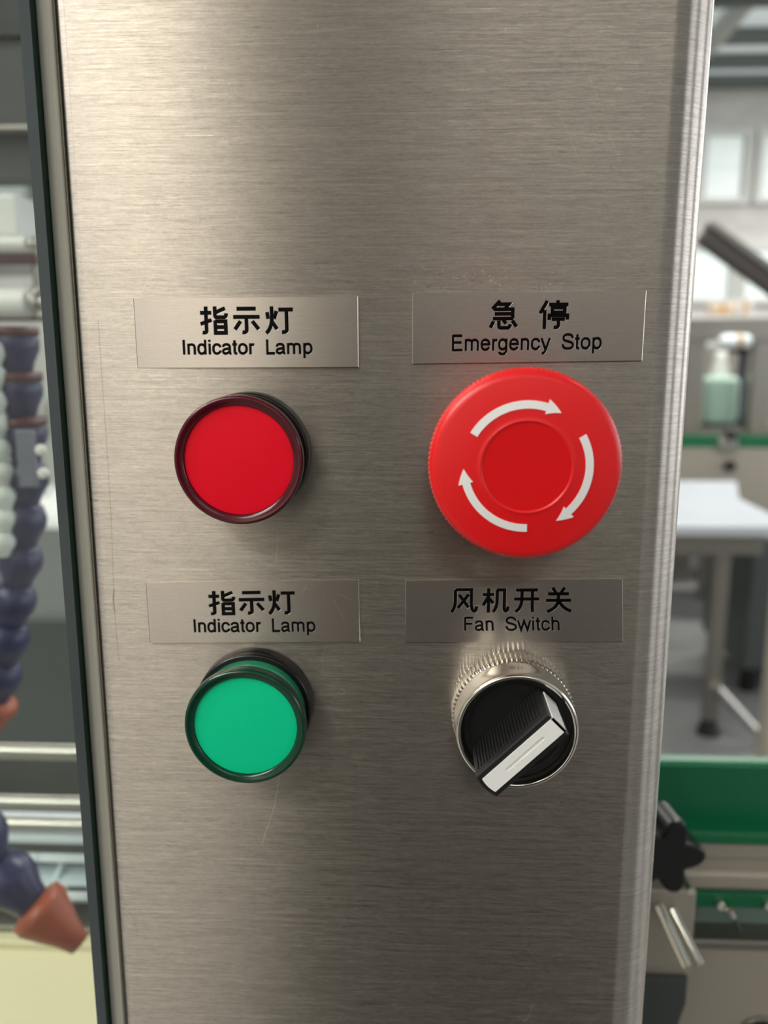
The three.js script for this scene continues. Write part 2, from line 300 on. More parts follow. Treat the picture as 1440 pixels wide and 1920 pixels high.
// ---------------------------------------------------------------- lettering
const GLYPH = {   // single-line letters: advance, path in units of 1/100 em, y down from the baseline
  I: [26, 'M13 0V-72'], n: [55, 'M11.5 0V-53M11.5 -35C11.5 -44 18 -49 27 -49C37 -49 43.5 -45 43.5 -34V0'],
  d: [56, 'M44.5 0V-72M44.5 -26.5C44.5 -40 37 -49 26 -49C14 -49 8 -39 8 -26.5C8 -13 14 -4 26 -4C37 -4 44.5 -12 44.5 -26.5'],
  i: [23, 'M11.5 0V-53M11.5 -62V-72'], c: [51, 'M45 -35C43 -44 36 -49 27 -49C14 -49 8 -40 8 -26.5C8 -13 14 -4 27 -4C36 -4 43 -9 45 -18.5'],
  a: [55, 'M9 -37C9.5 -45 16 -49 26 -49C37 -49 42.5 -45 42.5 -37V-10C42.5 -4.5 45 -3.5 51 -4.5M42.5 -30.5C40 -27 30 -28 20.5 -25.5C12 -23.5 8 -20.5 8 -14.5C8 -7.5 13.5 -4 21 -4C33 -4 42.5 -11 42.5 -20'],
  t: [29, 'M13.5 -68V-13C13.5 -5.5 16.5 -4 26 -4.5M2 -49H26'], o: [55, 'M27.5 -49C40 -49 47 -40 47 -26.5C47 -13 40 -4 27.5 -4C15 -4 8 -13 8 -26.5C8 -40 15 -49 27.5 -49Z'],
  r: [34, 'M11.5 0V-53M11.5 -31C11.5 -43 19 -48.5 32 -47.5'], L: [54, 'M12 -72V-4H51'],
  m: [84, 'M11.5 0V-53M11.5 -36C11.5 -44 17 -49 25 -49C34 -49 42 -46 42 -34V0M42 -34C42 -44 47.5 -49 55.5 -49C64.5 -49 72.5 -46 72.5 -34V0'],
  p: [56, 'M11.5 20V-53M11.5 -26.5C11.5 -40 19 -49 30 -49C42 -49 48 -39 48 -26.5C48 -13 42 -4 30 -4C19 -4 11.5 -13 11.5 -26.5'],
  E: [66, 'M12 0V-72M12 -68H60M12 -38H56M12 -4H61'], e: [55, 'M8.5 -28.5H46.5C46.5 -41 39 -49 27.5 -49C15 -49 8 -40 8 -26.5C8 -13 15 -4 27.5 -4C37 -4 43.5 -8.5 46 -16'],
  g: [56, 'M44.5 -53V-2C44.5 11.5 37 17 26 17C16 17 10.5 13.5 9.5 6.5M44.5 -27C44.5 -40 37 -49 26 -49C14 -49 8 -39.5 8 -27C8 -14 14 -5 26 -5C37 -5 44.5 -13 44.5 -27'],
  y: [50, 'M4 -53L25.5 -3M46.5 -53L27 0C22.5 12 18.5 17 8 15.5'], S: [67, 'M57.5 -50C56.5 -62 48 -68 34 -68C19 -68 11 -61 11 -52C11 -42 20 -39.5 34 -36.5C50 -33 59.5 -29.5 59.5 -19.5C59.5 -9 50 -4 35 -4C19 -4 9.5 -10.5 8.5 -24'],
  F: [61, 'M12 0V-72M12 -68H56M12 -36.5H51'], w: [73, 'M3 -53L19.5 -2L36.5 -51L53.5 -2L70 -53'], h: [55, 'M11.5 0V-72M11.5 -35C11.5 -44 18 -49 27 -49C37 -49 43.5 -45 43.5 -34V0'], ' ': [27, ''],
};
const HAN = {   // strokes in a 100 x 100 square, y down
  指: 'M3 24H42M23 3V86Q23 95 9 92M3 63L42 49M55 3V32Q55 40 63 40H86Q94 40 95 27M91 9L56 24M55 51V100M55 54H92V100M55 74H92M55 94H92',
  示: 'M17 11H84M4 39H97M50 39V84Q50 94 35 92M29 54L9 82M71 54L93 82',
  灯: 'M24 4V44Q24 76 4 96M8 24L11 46M41 20L32 46M26 58L42 82M48 15H99M76 15V84Q76 94 59 92',
  急: 'M38 1L12 29M32 13H68L54 30M17 30H82V62M20 46H82M14 62H84M17 71L6 93M35 69V86Q35 94 44 94H65Q72 94 74 82M49 65L60 80M81 69L96 91',
  停: 'M28 3L5 45M20 34V100M64 1V13M34 16H100M46 26H88V43H46ZM36 68V53H98V68M44 66H90M68 66V88Q68 96 52 94',
  风: 'M18 8H78V58Q78 94 90 94Q96 94 98 74M18 8V50Q18 80 4 98M32 28L68 80M68 27L28 82',
  机: 'M3 28H46M25 3V100M25 34L5 72M27 44L44 64M57 10V52Q57 82 42 98M55 10H84V82Q84 94 91 94Q98 94 98 76',
  开: 'M9 11H91M3 47H97M32 11V47Q32 82 9 99M71 11V99',
  关: 'M28 2L40 22M73 2L60 22M11 27H89M4 53H96M50 27V53Q46 84 7 98M53 57Q66 86 96 96',
};
const LW = 1060, LH = 320;
function plateTextures(cn, cnBox, en, enBox, seed, scratches) {   // boxes in fractions of the plate: [x0, x1, top or cap top, bottom or baseline]
  const ink = document.createElement('canvas'); ink.width = LW; ink.height = LH;
  const g = ink.getContext('2d'); g.fillStyle = '#000'; g.fillRect(0, 0, LW, LH); g.strokeStyle = '#fff'; g.lineJoin = 'miter'; g.lineCap = 'butt';
  const chars = [...cn], size = (cnBox[3] - cnBox[2]) * LH, x0 = cnBox[0] * LW, x1 = cnBox[1] * LW, cw = size * 1.02;
  chars.forEach((ch, i) => {
    const x = chars.length > 1 ? x0 + (x1 - x0 - cw) * i / (chars.length - 1) : x0;
    g.save(); g.translate(x, cnBox[2] * LH); g.scale(cw / 100, size / 100); g.lineWidth = 12.5; g.stroke(new Path2D(HAN[ch])); g.restore();
  });
  const em = (enBox[3] - enBox[2]) * LH / 0.72, adv = [...en].reduce((s, c) => s + GLYPH[c][0], 0) / 100, sx = (enBox[1] - enBox[0]) * LW / (adv * em);
  let pen = enBox[0] * LW;
  for (const ch of en) { g.save(); g.translate(pen, enBox[3] * LH); g.scale(em * sx / 100, em / 100); g.lineWidth = 11.6; g.stroke(new Path2D(GLYPH[ch][1])); g.restore(); pen += GLYPH[ch][0] / 100 * em * sx; }
  const mask = g.getImageData(0, 0, LW, LH).data, run = streaks(LW, LH, seed, [[9, 0.5, 0.3], [60, 0.45, 0.35]]);
  const mk = document.createElement('canvas'); mk.width = LW; mk.height = LH;
  const h = mk.getContext('2d'); h.fillStyle = 'rgb(128,128,128)'; h.fillRect(0, 0, LW, LH);
  const R = rng(seed + 9);
  for (let i = 0; i < 34; i++) { const x = R() * LW, y = R() * LH; h.fillStyle = R() < 0.7 ? 'rgba(190,185,175,.6)' : 'rgba(60,55,50,.5)'; h.beginPath(); h.arc(x, y, 0.8 + R() * 1.6, 0, 7); h.fill(); }
  for (const s of scratches) { h.strokeStyle = 'rgba(205,200,190,.65)'; h.lineWidth = 2; h.beginPath(); s.forEach(([x, y], i) => (i ? h.lineTo(x * LW, y * LH) : h.moveTo(x * LW, y * LH))); h.stroke(); }
  const spots = h.getImageData(0, 0, LW, LH).data;
  const fillRow = (f) => (d) => { for (let y = 0; y < LH; y++) for (let x = 0; x < LW; x++) { const i = (y * LW + x) * 4, j = ((LH - 1 - y) * LW + x) * 4; f(d, i, mask[j] / 255, run[y * LW + x], spots[j] - 128); d[i + 3] = 255; } };
  const color = dataTex(LW, LH, fillRow((d, i, k, s, p) => { const b = 1 + 0.025 * s; d[i] = clamp((184 * b + 0.8 * p) * (1 - k) + 9 * k); d[i + 1] = clamp((176 * b + 0.8 * p) * (1 - k) + 8 * k); d[i + 2] = clamp((168 * b + 0.8 * p) * (1 - k) + 8 * k); }), true);
  const orm = dataTex(LW, LH, fillRow((d, i, k, s) => { d[i] = 255; d[i + 1] = clamp((196 + 8 * s) * (1 - k) + 255 * k); d[i + 2] = clamp(255 * (1 - k)); }));
  const bump = dataTex(LW, LH, fillRow((d, i, k, s) => { const v = clamp(200 * (1 - k) + 20 * k); d[i] = d[i + 1] = d[i + 2] = v; }));
  return std({ name: 'engraved_steel', map: color, roughnessMap: orm, metalnessMap: orm, bumpMap: bump, bumpScale: 0.00014, specularIntensity: 0.12, roughness: 0.4, metalness: 1, anisotropy: 0.84, anisotropyRotation: Math.PI / 2 });
}
const plateEdge = std({ name: 'cut_steel_edge', color: 0xb5aea4, roughness: 0.3, metalness: 1 });
const PT = 0.0007;
function plate(label, corners, tilt, mat) {   // corners clockwise from top left, in metres on the sheet
  const o = thing('name_plate', label, 'name plate', [0, 0, 0], 'engraved name plates on the column');
  const c = corners.map(([x, y]) => new THREE.Vector2(x, y)), mid = c.reduce((s, p) => s.add(p), new THREE.Vector2()).multiplyScalar(0.25);
  o.position.set(mid.x, mid.y, 0.00002);
  const L = c.map((p) => p.clone().sub(mid)), b = 0.00012;
  const face = new THREE.BufferGeometry();
  const n = V(tilt[0], tilt[1], 1).normalize();
  const inset = L.map((p) => p.clone().multiplyScalar(1 - b / 0.02));
  const h = inset.map((p) => PT - p.x * tilt[0] - p.y * tilt[1]);
  face.setAttribute('position', new THREE.Float32BufferAttribute(inset.flatMap((p, i) => [p.x, p.y, h[i]]), 3));
  face.setAttribute('normal', new THREE.Float32BufferAttribute(inset.flatMap(() => n.toArray()), 3));
  face.setAttribute('uv', new THREE.Float32BufferAttribute([0, 1, 1, 1, 1, 0, 0, 0], 2)); face.setIndex([0, 3, 1, 3, 2, 1]);
  part('plate_face', face, mat, o);
  const pos = [];
  const quad = (a, b2, c2, d) => pos.push(...a, ...b2, ...c2, ...b2, ...d, ...c2);
  for (let i = 0; i < 4; i++) {
    const j = (i + 1) % 4, A = [L[i].x, L[i].y, h[i] - b], B = [L[j].x, L[j].y, h[j] - b];
    quad([L[i].x, L[i].y, 0], [L[j].x, L[j].y, 0], A, B);
    quad(A, B, [inset[i].x, inset[i].y, h[i]], [inset[j].x, inset[j].y, h[j]]);
  }
  const e = new THREE.BufferGeometry(); e.setAttribute('position', new THREE.Float32BufferAttribute(pos, 3)); e.computeVertexNormals();
  part('plate_edge', e, plateEdge, o);
}
const mm = (list) => list.map(([x, y]) => [x / 1000, y / 1000]);
plate('engraved steel plate reading Indicator Lamp above the red lamp', mm([[-66.93, 1429.88], [-14.29, 1430.13], [-14.27, 1414.11], [-66.86, 1413.80]]), [-0.02, 0], plateTextures('指示灯', [0.294, 0.715, 0.115, 0.527], 'Indicator  Lamp', [0.205, 0.8, 0.6, 0.81], 31, []));
plate('engraved steel plate reading Emergency Stop above the red mushroom button', mm([[-1.88, 1430.82], [51.18, 1431.28], [51.16, 1415.65], [-1.77, 1414.87]]), [0, 0], plateTextures('急停', [0.33, 0.672, 0.115, 0.525], 'Emergency  Stop', [0.165, 0.825, 0.595, 0.825], 47, []));
plate('engraved steel plate reading Indicator Lamp above the green lamp', mm([[-67.82, 1360.88], [-14.57, 1362.35], [-14.26, 1346.57], [-67.46, 1345.47]]), [0, 0.035], plateTextures('指示灯', [0.289, 0.702, 0.13, 0.55], 'Indicator  Lamp', [0.208, 0.795, 0.61, 0.83], 59, [[[0.88, 0.3], [0.93, 0.62]], [[0.9, 0.2], [0.97, 0.32]], [[0.76, 0.05], [0.74, 0.18]], [[0.58, 0.84], [0.63, 0.97]]]));
plate('engraved steel plate reading Fan Switch above the rotary switch', mm([[-3.13, 1362.36], [49.68, 1363.40], [50.56, 1347.56], [-3.05, 1346.60]]), [0, 0.03], plateTextures('风机开关', [0.209, 0.772, 0.115, 0.52], 'Fan  Switch', [0.268, 0.718, 0.59, 0.815], 71, []));

// ---------------------------------------------------------------- indicator lamps
function lamp(x, y, label, lens, rim, body, zf, words) {
  const t = thing('indicator_lamp', label, 'indicator lamp', [x, y, 0], 'indicator lamps on the column');
  part('collar', latheZ([[0, 0.0002], [0.0143, 0.0002], [0.0146, 0.0006], [0.0146, 0.0050], [0.0141, 0.0058], [0, 0.0058]]), M.black, t, 'black plastic collar');
  part('lens_body', latheZ([[0.0128, 0.0056], [0.0133, 0.0060], [0.0134, zf - 0.0045], [0.0131, zf - 0.0038]]), body, t, words + ' side of the lens');
  part('lens_rim', latheZ([[0.0130, zf - 0.0042], [0.0138, zf - 0.0040], [0.01435, zf - 0.0034], [0.0146, zf - 0.0024], [0.0146, zf - 0.0009], [0.01447, zf - 0.0004], [0.0142, zf - 0.0001], [0.0139, zf], [0.0131, zf - 0.00022], [0.01255, zf - 0.0005], [0.01238, zf - 0.0008], [0.0123, zf - 0.0013]]), rim, t, 'dark ' + words + ' rim');
  part('lens_face', latheZ([[0.01235, zf - 0.0011], [0.0110, zf - 0.0010], [0.006, zf - 0.0008], [0, zf - 0.0007]]), lens, t, 'bright ' + words + ' face');
}
lamp(-0.0404, 1.3938, 'round red indicator lamp with a dark red rim', M.redLens, M.redRim, M.redBody, 0.0150, 'red');
lamp(-0.0409, 1.3299, 'round green indicator lamp with a dark green rim', M.greenLens, M.greenRim, M.greenBody, 0.0155, 'green');

// ---------------------------------------------------------------- emergency stop
{
  const t = thing('emergency_stop_button', 'large red mushroom push button with three white turning arrows', 'push button', [0.0221, 1.3947, 0]);
  const dome = (r) => 0.0283 - 0.0016 * (r / 0.0185) ** 2;   // height of the head over the sheet
  part('collar', latheZ([[0, 0.0002], [0.0147, 0.0002], [0.0150, 0.0005], [0.0150, 0.0026], [0.0146, 0.0031], [0.0112, 0.0031]]), M.black, t, 'black plastic collar');
  part('stem', latheZ([[0.0112, 0.0029], [0.0112, 0.0165], [0.0118, 0.0185]]), M.estop, t);
  const prof = [[0.0110, 0.0180], [0.0160, 0.0188], [0.0186, 0.0198], [0.0197, 0.0206], [0.0200, 0.0214], [0.0200, 0.0242], [0.01988, 0.0250], [0.01965, 0.0257], [0.0193, 0.02625]];
  for (let i = 0; i <= 14; i++) { const r = 0.0187 - (0.0187 - 0.0099) * i / 14; prof.push([r, dome(r)]); }
  prof.push([0.0097, dome(0.0097) + 0.00012], [0.0095, dome(0.0095) + 0.00014], [0.0093, dome(0.0093) + 0.00006], [0.0091, dome(0.0091) - 0.00016]);
  const head = latheZ(prof, 360), p = head.attributes.position, cnt = prof.length;
  for (let i = 0; i < p.count; i++) { const k = i % cnt, seg = Math.floor(i / cnt); if (k >= 3 && k <= 5) { const s = 1 + (seg % 3 === 0 ? 0.012 : 0); p.setXY(i, p.getX(i) * s, p.getY(i) * s); } }
  head.computeVertexNormals();
  part('head', head, M.estop, t, 'red mushroom head with a finely ridged rim');
  part('centre_cap', latheZ([[0.0092, dome(0.0091) - 0.00015], [0.006, dome(0.009) - 0.0002], [0, dome(0.009) - 0.0002]]), M.estopCap, t, 'glossy red centre');
  const deg = Math.PI / 180;
  for (const tip of [59, -60, -178]) {   // an arrow that runs clockwise to its tip, laid over the dome
    const pts = [], w = 0.00082, r0 = 0.0128, tail = tip + 90, neck = tip + 14, N = 28;
    for (let i = 0; i <= N; i++) { const a = (tail + (neck - tail) * i / N) * deg; pts.push([r0 + w, a, r0 - w, a]); }
    const hN = 8;
    for (let i = 0; i <= hN; i++) { const k = 1 - i / hN, a = (neck + (tip - neck) * i / hN) * deg; pts.push([r0 + 0.0001 + 0.00155 * k, a, r0 + 0.0001 - 0.00155 * k, a]); }
    const pos = [], lift = 0.00016;
    const P3 = (r, a, up) => [r * Math.cos(a), r * Math.sin(a), dome(r) + up];
    const quad = (a, b, c, d) => pos.push(...a, ...b, ...c, ...b, ...d, ...c);
    for (let i = 0; i < pts.length - 1; i++) {
      const [ro, a, ri] = pts[i], [so, b, si] = pts[i + 1];
      quad(P3(ri, a, lift), P3(si, b, lift), P3(ro, a, lift), P3(so, b, lift));
      quad(P3(ro, a, lift), P3(so, b, lift), P3(ro, a, -0.0003), P3(so, b, -0.0003));
      quad(P3(ri, a, -0.0003), P3(si, b, -0.0003), P3(ri, a, lift), P3(si, b, lift));
    }
    const [ro, a, ri] = pts[0]; quad(P3(ri, a, -0.0003), P3(ri, a, lift), P3(ro, a, -0.0003), P3(ro, a, lift));
    const g = new THREE.BufferGeometry(); g.setAttribute('position', new THREE.Float32BufferAttribute(pos, 3)); g.computeVertexNormals();
    part('arrow', g, M.white, t, 'white curved arrow');
  }
}

// ---------------------------------------------------------------- fan switch
{
  const t = thing('rotary_switch', 'black rotary switch with a white pointer in a knurled chrome ring', 'rotary switch', [0.0237, 1.3296, 0]);
  const teeth = 76, pr = [[0.0142, 0.0002], [0.0147, 0.0008], [0.0147, 0.0058], [0.0144, 0.0064]];
  const kn = latheZ(pr, teeth * 4), p = kn.attributes.position;
  for (let i = 0; i < p.count; i++) { const k = i % 4, seg = Math.floor(i / 4) % 4; if (k === 1 || k === 2) { const s = 1 + [0, 0.022, 0.03, 0.022][seg]; p.setXY(i, p.getX(i) * s, p.getY(i) * s); } }
  kn.computeVertexNormals();
  part('knurled_ring', kn, M.chrome, t, 'knurled chrome ring');
  part('bezel', latheZ([[0.0143, 0.0062], [0.0146, 0.0066], [0.01465, 0.0076], [0.0143, 0.0096], [0.0141, 0.0122], [0.0143, 0.0134], [0.01445, 0.0140], [0.0143, 0.0145], [0.0139, 0.0147], [0.0134, 0.0146], [0.0131, 0.0141], [0.0130, 0.0112]]), M.chrome, t, 'polished chrome bezel');
  part('dial', latheZ([[0.0131, 0.0116], [0.0126, 0.0120], [0.0112, 0.0120], [0.0110, 0.0114], [0, 0.0114]]), M.blackMatt, t, 'round black dial');
  const knob = new THREE.Group(); knob.name = 'pointer_knob'; knob.position.set(-0.0004, 0.0004, 0); knob.rotation.z = 45 * Math.PI / 180; t.add(knob);
  const hw = 0.0034, top = 0.0268, zb = 0.0113;
  const outline = (w, x0, x1, bulge) => { const s = new THREE.Shape(); s.moveTo(x0, -w); s.lineTo(x1, -w); s.lineTo(x1, w); s.lineTo(x0, w); s.quadraticCurveTo(x0 - bulge, 0, x0, -w); return s; };
  const side = new THREE.ExtrudeGeometry(outline(hw - 0.0003, -0.0106, 0.0106, 0.0011), { depth: top - zb - 0.0006, bevelEnabled: true, bevelSize: 0.0003, bevelThickness: 0.0003, bevelSegments: 2, curveSegments: 10 }).translate(0, 0, zb + 0.0003);
  part('handle', side, M.blackMatt, knob, 'black handle with ribbed sides');
  const ribs = [];
  for (let i = 0; i < 22; i++) for (const s of [-1, 1]) ribs.push(new RoundedBoxGeometry(0.00042, 0.0006, top - zb - 0.0032, 1, 0.00015).translate(-0.0098 + i * 0.00088, s * hw, (top + zb) / 2 - 0.0008));
  part('grip_ribs', ribs, M.blackMatt, knob);
  const slotted = outline(0.0021, -0.0101, 0.0112, 0.0006), hole = new THREE.Path();
  hole.moveTo(-0.0045, -0.0004); hole.lineTo(0.0062, -0.0004); hole.absarc(0.0062, 0, 0.0004, -Math.PI / 2, Math.PI / 2, false); hole.lineTo(-0.0045, 0.0004); hole.absarc(-0.0045, 0, 0.0004, Math.PI / 2, 1.5 * Math.PI, false);
  slotted.holes.push(hole);
  const front = new THREE.ExtrudeGeometry(slotted, { depth: 0.0005, bevelEnabled: false, curveSegments: 8 }).translate(0, 0, top - 0.0002);
  part('pointer_inlay', [front, box(-0.009, 0.0109, -0.0019, 0.0019, top - 0.0006, top + 0.00008), box(0.0106, 0.0112, -0.0021, 0.0021, zb + 0.0016, top + 0.0003)], M.white, knob, 'white pointer stripe that wraps over the tip');
}

// ---------------------------------------------------------------- right: bottle conveyor close behind the column
const X0 = -0.02, X1 = 0.75;
{
  const t = thing('guide_rail', 'bright green plastic guide rail with rounded lips above the conveyor beam', 'guide rail');
  part('rail_strip', extrudeX([[-0.150, 1.2048], [-0.1395, 1.2036], [-0.1385, 1.2046], [-0.1385, 1.2080], [-0.1400, 1.2096], [-0.1495, 1.2106], [-0.1495, 1.2352], [-0.1515, 1.2366], [-0.158, 1.2362], [-0.1605, 1.2350], [-0.1605, 1.2060]], X0, X1), M.greenRail, t);
}
{
  const t = thing('conveyor', 'beige conveyor with a long metal beam and grey green side plate below the green rail', 'conveyor');
  part('beam', extrudeX([[-0.160, 1.204], [-0.1452, 1.2035], [-0.1440, 1.2010], [-0.1440, 1.1945], [-0.1452, 1.1925], [-0.1452, 1.1865], [-0.1440, 1.1845], [-0.1440, 1.1795], [-0.1455, 1.1770], [-0.160, 1.1765]], X0, X1), M.beige, t);
  part('wear_strip', box(X0, X1, 1.1690, 1.1765, -0.160, -0.1440, 0.0008), M.greenRail, t, 'thin green strip');
  part('side_plate', box(X0, X1, 1.135, 1.169, -0.160, -0.1465), M.greyGreen, t, 'grey green side plate');
  const bolts = [[1352, 1697], [1441, 1697]];
  for (const [bx, by] of bolts) { const q = at(bx, by, -0.142); const g = part('bolt', new THREE.CylinderGeometry(0.0021, 0.0024, 0.006, 6).rotateX(Math.PI / 2), M.chrome, t); g.position.set(q.x, q.y, -0.1438); }
  { const a = at(1368, 1706, -0.138), b = at(1388, 1746, -0.1385); part('pin', bar(a, a.clone().lerp(b, 0.34), 0.0015), M.chrome, t); part('pin_shadow', bar(a.clone().lerp(b, 0.34), b, 0.0011), M.darkPanel, t); }  // the dark bar is the shadow line below the pin, built as a part
  part('lip', box(X0, X1, at(1340, 1783, -0.134).y, at(1340, 1764, -0.134).y, -0.160, -0.134, 0.0015), M.steelDull, t, 'rounded metal lip');
  const top = at(1340, 1783, -0.134).y;
  part('body', box(X0, X1, 0.78, top, -0.163, -0.1375), M.beige, t, 'beige side of the conveyor');
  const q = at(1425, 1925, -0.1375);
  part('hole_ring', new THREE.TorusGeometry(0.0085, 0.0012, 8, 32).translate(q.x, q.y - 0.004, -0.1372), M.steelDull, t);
  part('hole', new THREE.CylinderGeometry(0.0083, 0.0083, 0.001, 32).rotateX(Math.PI / 2).translate(q.x, q.y - 0.004, -0.1371), M.black, t, 'black disc for the shade in a round hole');  // flat black disc stands in for the shade inside a hole
  for (const x of [0.05, 0.6]) part('leg', box(x - 0.02, x + 0.02, 0, 0.78, -0.163, -0.14, 0.003), M.steelDull, t);
}
{
  const t = thing('rail_clamp', 'rail clamp with a black star knob and two shiny rods right of the column', 'clamp');
  const c = at(1222, 1569, -0.128), s = new THREE.Shape(), N = 120;
  for (let i = 0; i <= N; i++) { const a = i / N * 2 * Math.PI, r = 0.0118 + 0.0033 * Math.cos(5 * (a - 0.0)); s[i ? 'lineTo' : 'moveTo'](r * Math.cos(a), r * Math.sin(a)); }
  const knob = part('star_knob', new THREE.ExtrudeGeometry(s, { depth: 0.015, bevelEnabled: true, bevelSize: 0.0014, bevelThickness: 0.0016, bevelSegments: 3 }), M.black, t, 'black five lobed star knob');
  knob.position.copy(c); knob.rotation.set(-0.05, 0.12, 0);
  const hub = part('hub', bar(V(0, 0, -0.012), V(0, 0, 0.002), 0.0072, 24), M.black, knob);
  hub.userData.label = 'black hub of the knob';
  const p0 = at(1205, 1668, -0.128), p1 = at(1294, 1830, -0.128);
  part('bracket_plate', box(p0.x, p1.x, p1.y, p0.y, -0.137, -0.128, 0.001), M.beige, t, 'beige bracket plate');
  const b0 = at(1200, 1836, -0.1245), b1 = at(1275, 1990, -0.1245);
  const sh = new THREE.Shape([new THREE.Vector2(b0.x, b0.y), new THREE.Vector2(b1.x, b0.y), new THREE.Vector2(b1.x, b0.y - 0.012), new THREE.Vector2(b1.x - 0.007, b1.y), new THREE.Vector2(b0.x, b1.y)]);
  part('lower_bracket', new THREE.ExtrudeGeometry(sh, { depth: 0.006, bevelEnabled: true, bevelSize: 0.0005, bevelThickness: 0.0005, bevelSegments: 2 }).translate(0, 0, -0.131), M.darkPanel, t, 'dark lower bracket');
  for (const [a, b, r] of [[[1262, 1706], [1316, 1811], 0.0018], [[1236, 1700], [1289, 1814], 0.0022]]) part('rod', bar(at(...a, -0.126), at(...b, -0.106), r), M.chrome, t, 'shiny round rod');
  part('pin', bar(at(1278, 1640, -0.126), at(1296, 1672, -0.113), 0.0015), M.chrome, t);
}

// ---------------------------------------------------------------- left: the rinsing machine behind the glass
{
  const t = thing('machine_hood', 'dark grey machine hood behind the glass at upper left', 'machine cover');
  const q = (y) => at(60, y, -0.42).y;
  part('hood_face', box(-0.75, -0.115, q(330), 1.75, -0.46, -0.43), std({ name: 'dark_hood_paint', color: 0x2e3230, roughness: 0.5 }), t);
  part('hood_top_band', box(-0.75, -0.115, q(60), q(-80), -0.43, -0.425), M.black, t, 'black band');
  part('hood_lip', box(-0.75, -0.115, q(248), q(232), -0.43, -0.418, 0.003), M.steelDull, t, 'lighter metal lip');
}
{
  const t = thing('spindle_unit', 'pale grey spindle block with two white rollers behind the glass', 'machine part');
  const b0 = at(-60, 362, -0.33), b1 = at(38, 446, -0.33);
  part('block', box(b0.x, b1.x, b1.y, b0.y, -0.36, -0.33, 0.003), M.ivory, t, 'pale grey block');
  const roll = (y, xr, r, len) => { const c = at(xr, y, -0.315), g = part('roller', new THREE.LatheGeometry([[0, 0], [r * 0.86, 0], [r, r * 0.22], [r, len], [0, len]].map(([a, b]) => new THREE.Vector2(a, b)), 40).rotateZ(Math.PI / 2), M.white, t, 'white roller'); g.position.copy(c); part('ring', new THREE.TorusGeometry(r * 0.92, r * 0.16, 10, 32).rotateY(Math.PI / 2).translate(0.004, 0, 0), M.steel, g); part('axle', bar(V(0, 0, 0), V(0.022, 0, 0), r * 0.5), M.steel, g); };
  roll(457, 52, 0.0045, 0.06); roll(568, 57, 0.0085, 0.07);
  const m0 = at(-60, 474, -0.34), m1 = at(66, 494, -0.34), m2 = at(66, 590, -0.34), m3 = at(80, 602, -0.34);
  part('cross_bar', box(m0.x, m1.x, m1.y, m0.y, -0.352, -0.34, 0.002), M.maroon, t, 'maroon cross bar');
  part('cross_bar', box(m0.x, m3.x, m3.y, m2.y, -0.352, -0.34, 0.002), M.maroon, t, 'maroon cross bar');
  part('upright', box(at(58, 480, -0.345).x, at(67, 480, -0.345).x, m2.y, m1.y, -0.354, -0.344, 0.001), M.steelDull, t);
}
function hose(name, label, pts, r, pitch, mat, rings, nozzle) {   // ball-and-socket hose along a list of points
  const t = thing(name, label, 'hose', [0, 0, 0], 'jointed hoses behind the glass'), curve = new THREE.CatmullRomCurve3(pts), n = Math.max(2, Math.round(curve.getLength() / pitch)), L = curve.getLength() / n;
  const seg = latheUp([[r * 0.55, 0], [r * 0.8, L * 0.06], [r, L * 0.3], [r * 0.98, L * 0.52], [r * 0.72, L * 0.8], [r * 0.6, L * 1.04]], 32), ringG = latheUp([[r * 0.6, 0], [r * 1.02, L * 0.02], [r * 1.02, L * 0.2], [r * 0.6, L * 0.24]], 32);
  for (let i = 0; i < n; i++) {
    const a = curve.getPointAt(i / n), d = curve.getPointAt((i + 1) / n).sub(a).normalize(), m = part('segment', seg, mat, t);
    m.position.copy(a); m.quaternion.setFromUnitVectors(V(0, 1, 0), d);
    if (rings.includes(i)) part('ring', ringG, M.maroon, m, 'maroon ring');
  }
  if (nozzle) {
    const a = curve.getPointAt(1), d = curve.getTangentAt(1), m = part('nozzle', latheUp([[r * 0.6, 0], [r * 1.02, r * 0.15], [r * 1.05, r * 0.5], [r * 0.55, r * nozzle * 0.75], [r * 0.4, r * nozzle], [0, r * nozzle]], 32), M.orange, t, 'orange nozzle');
    m.position.copy(a); m.quaternion.setFromUnitVectors(V(0, 1, 0), d);
  }
}
hose('jointed_hose', 'navy jointed hose with maroon rings hanging behind the glass', [[26, 612], [34, 700], [42, 790], [50, 860], [46, 960], [38, 1060], [22, 1150], [8, 1230], [-8, 1310]].map(([x, y]) => at(x, y, -0.2)), 0.0108, 0.0225, M.navy, [0, 1, 2], 2);
hose('jointed_hose', 'white jointed hose at the left edge of the picture', [[-14, 640], [-10, 760], [0, 860], [8, 960], [4, 1040]].map(([x, y]) => at(x, y, -0.19)), 0.0058, 0.0118, M.paleHose, [], 0);
hose('jointed_hose', 'navy jointed hose with an orange nozzle at lower left, above the cream panel', [[-60, 1530], [-30, 1590], [8, 1648], [60, 1693]].map(([x, y]) => at(x, y, -0.13)), 0.0125, 0.029, M.navy, [], 2.3);
{
  const t = thing('hose_bracket', 'grey bracket plate with two round bolts beside the navy hose', 'bracket');
  const a = at(26, 806, -0.186), b = at(70, 915, -0.186);
  part('plate', box(a.x, b.x, b.y, a.y, -0.189, -0.186, 0.001), std({ name: 'lilac_grey_paint', color: 0x6d6f7d, roughness: 0.5 }), t);
  for (const [x, y] of [[72, 845], [77, 889]]) { const q = at(x, y, -0.183); part('bolt', latheZ([[0.0026, 0], [0.0026, 0.0012], [0.0018, 0.002], [0, 0.0022]], 20).translate(q.x, q.y, -0.186), M.white, t); }
}
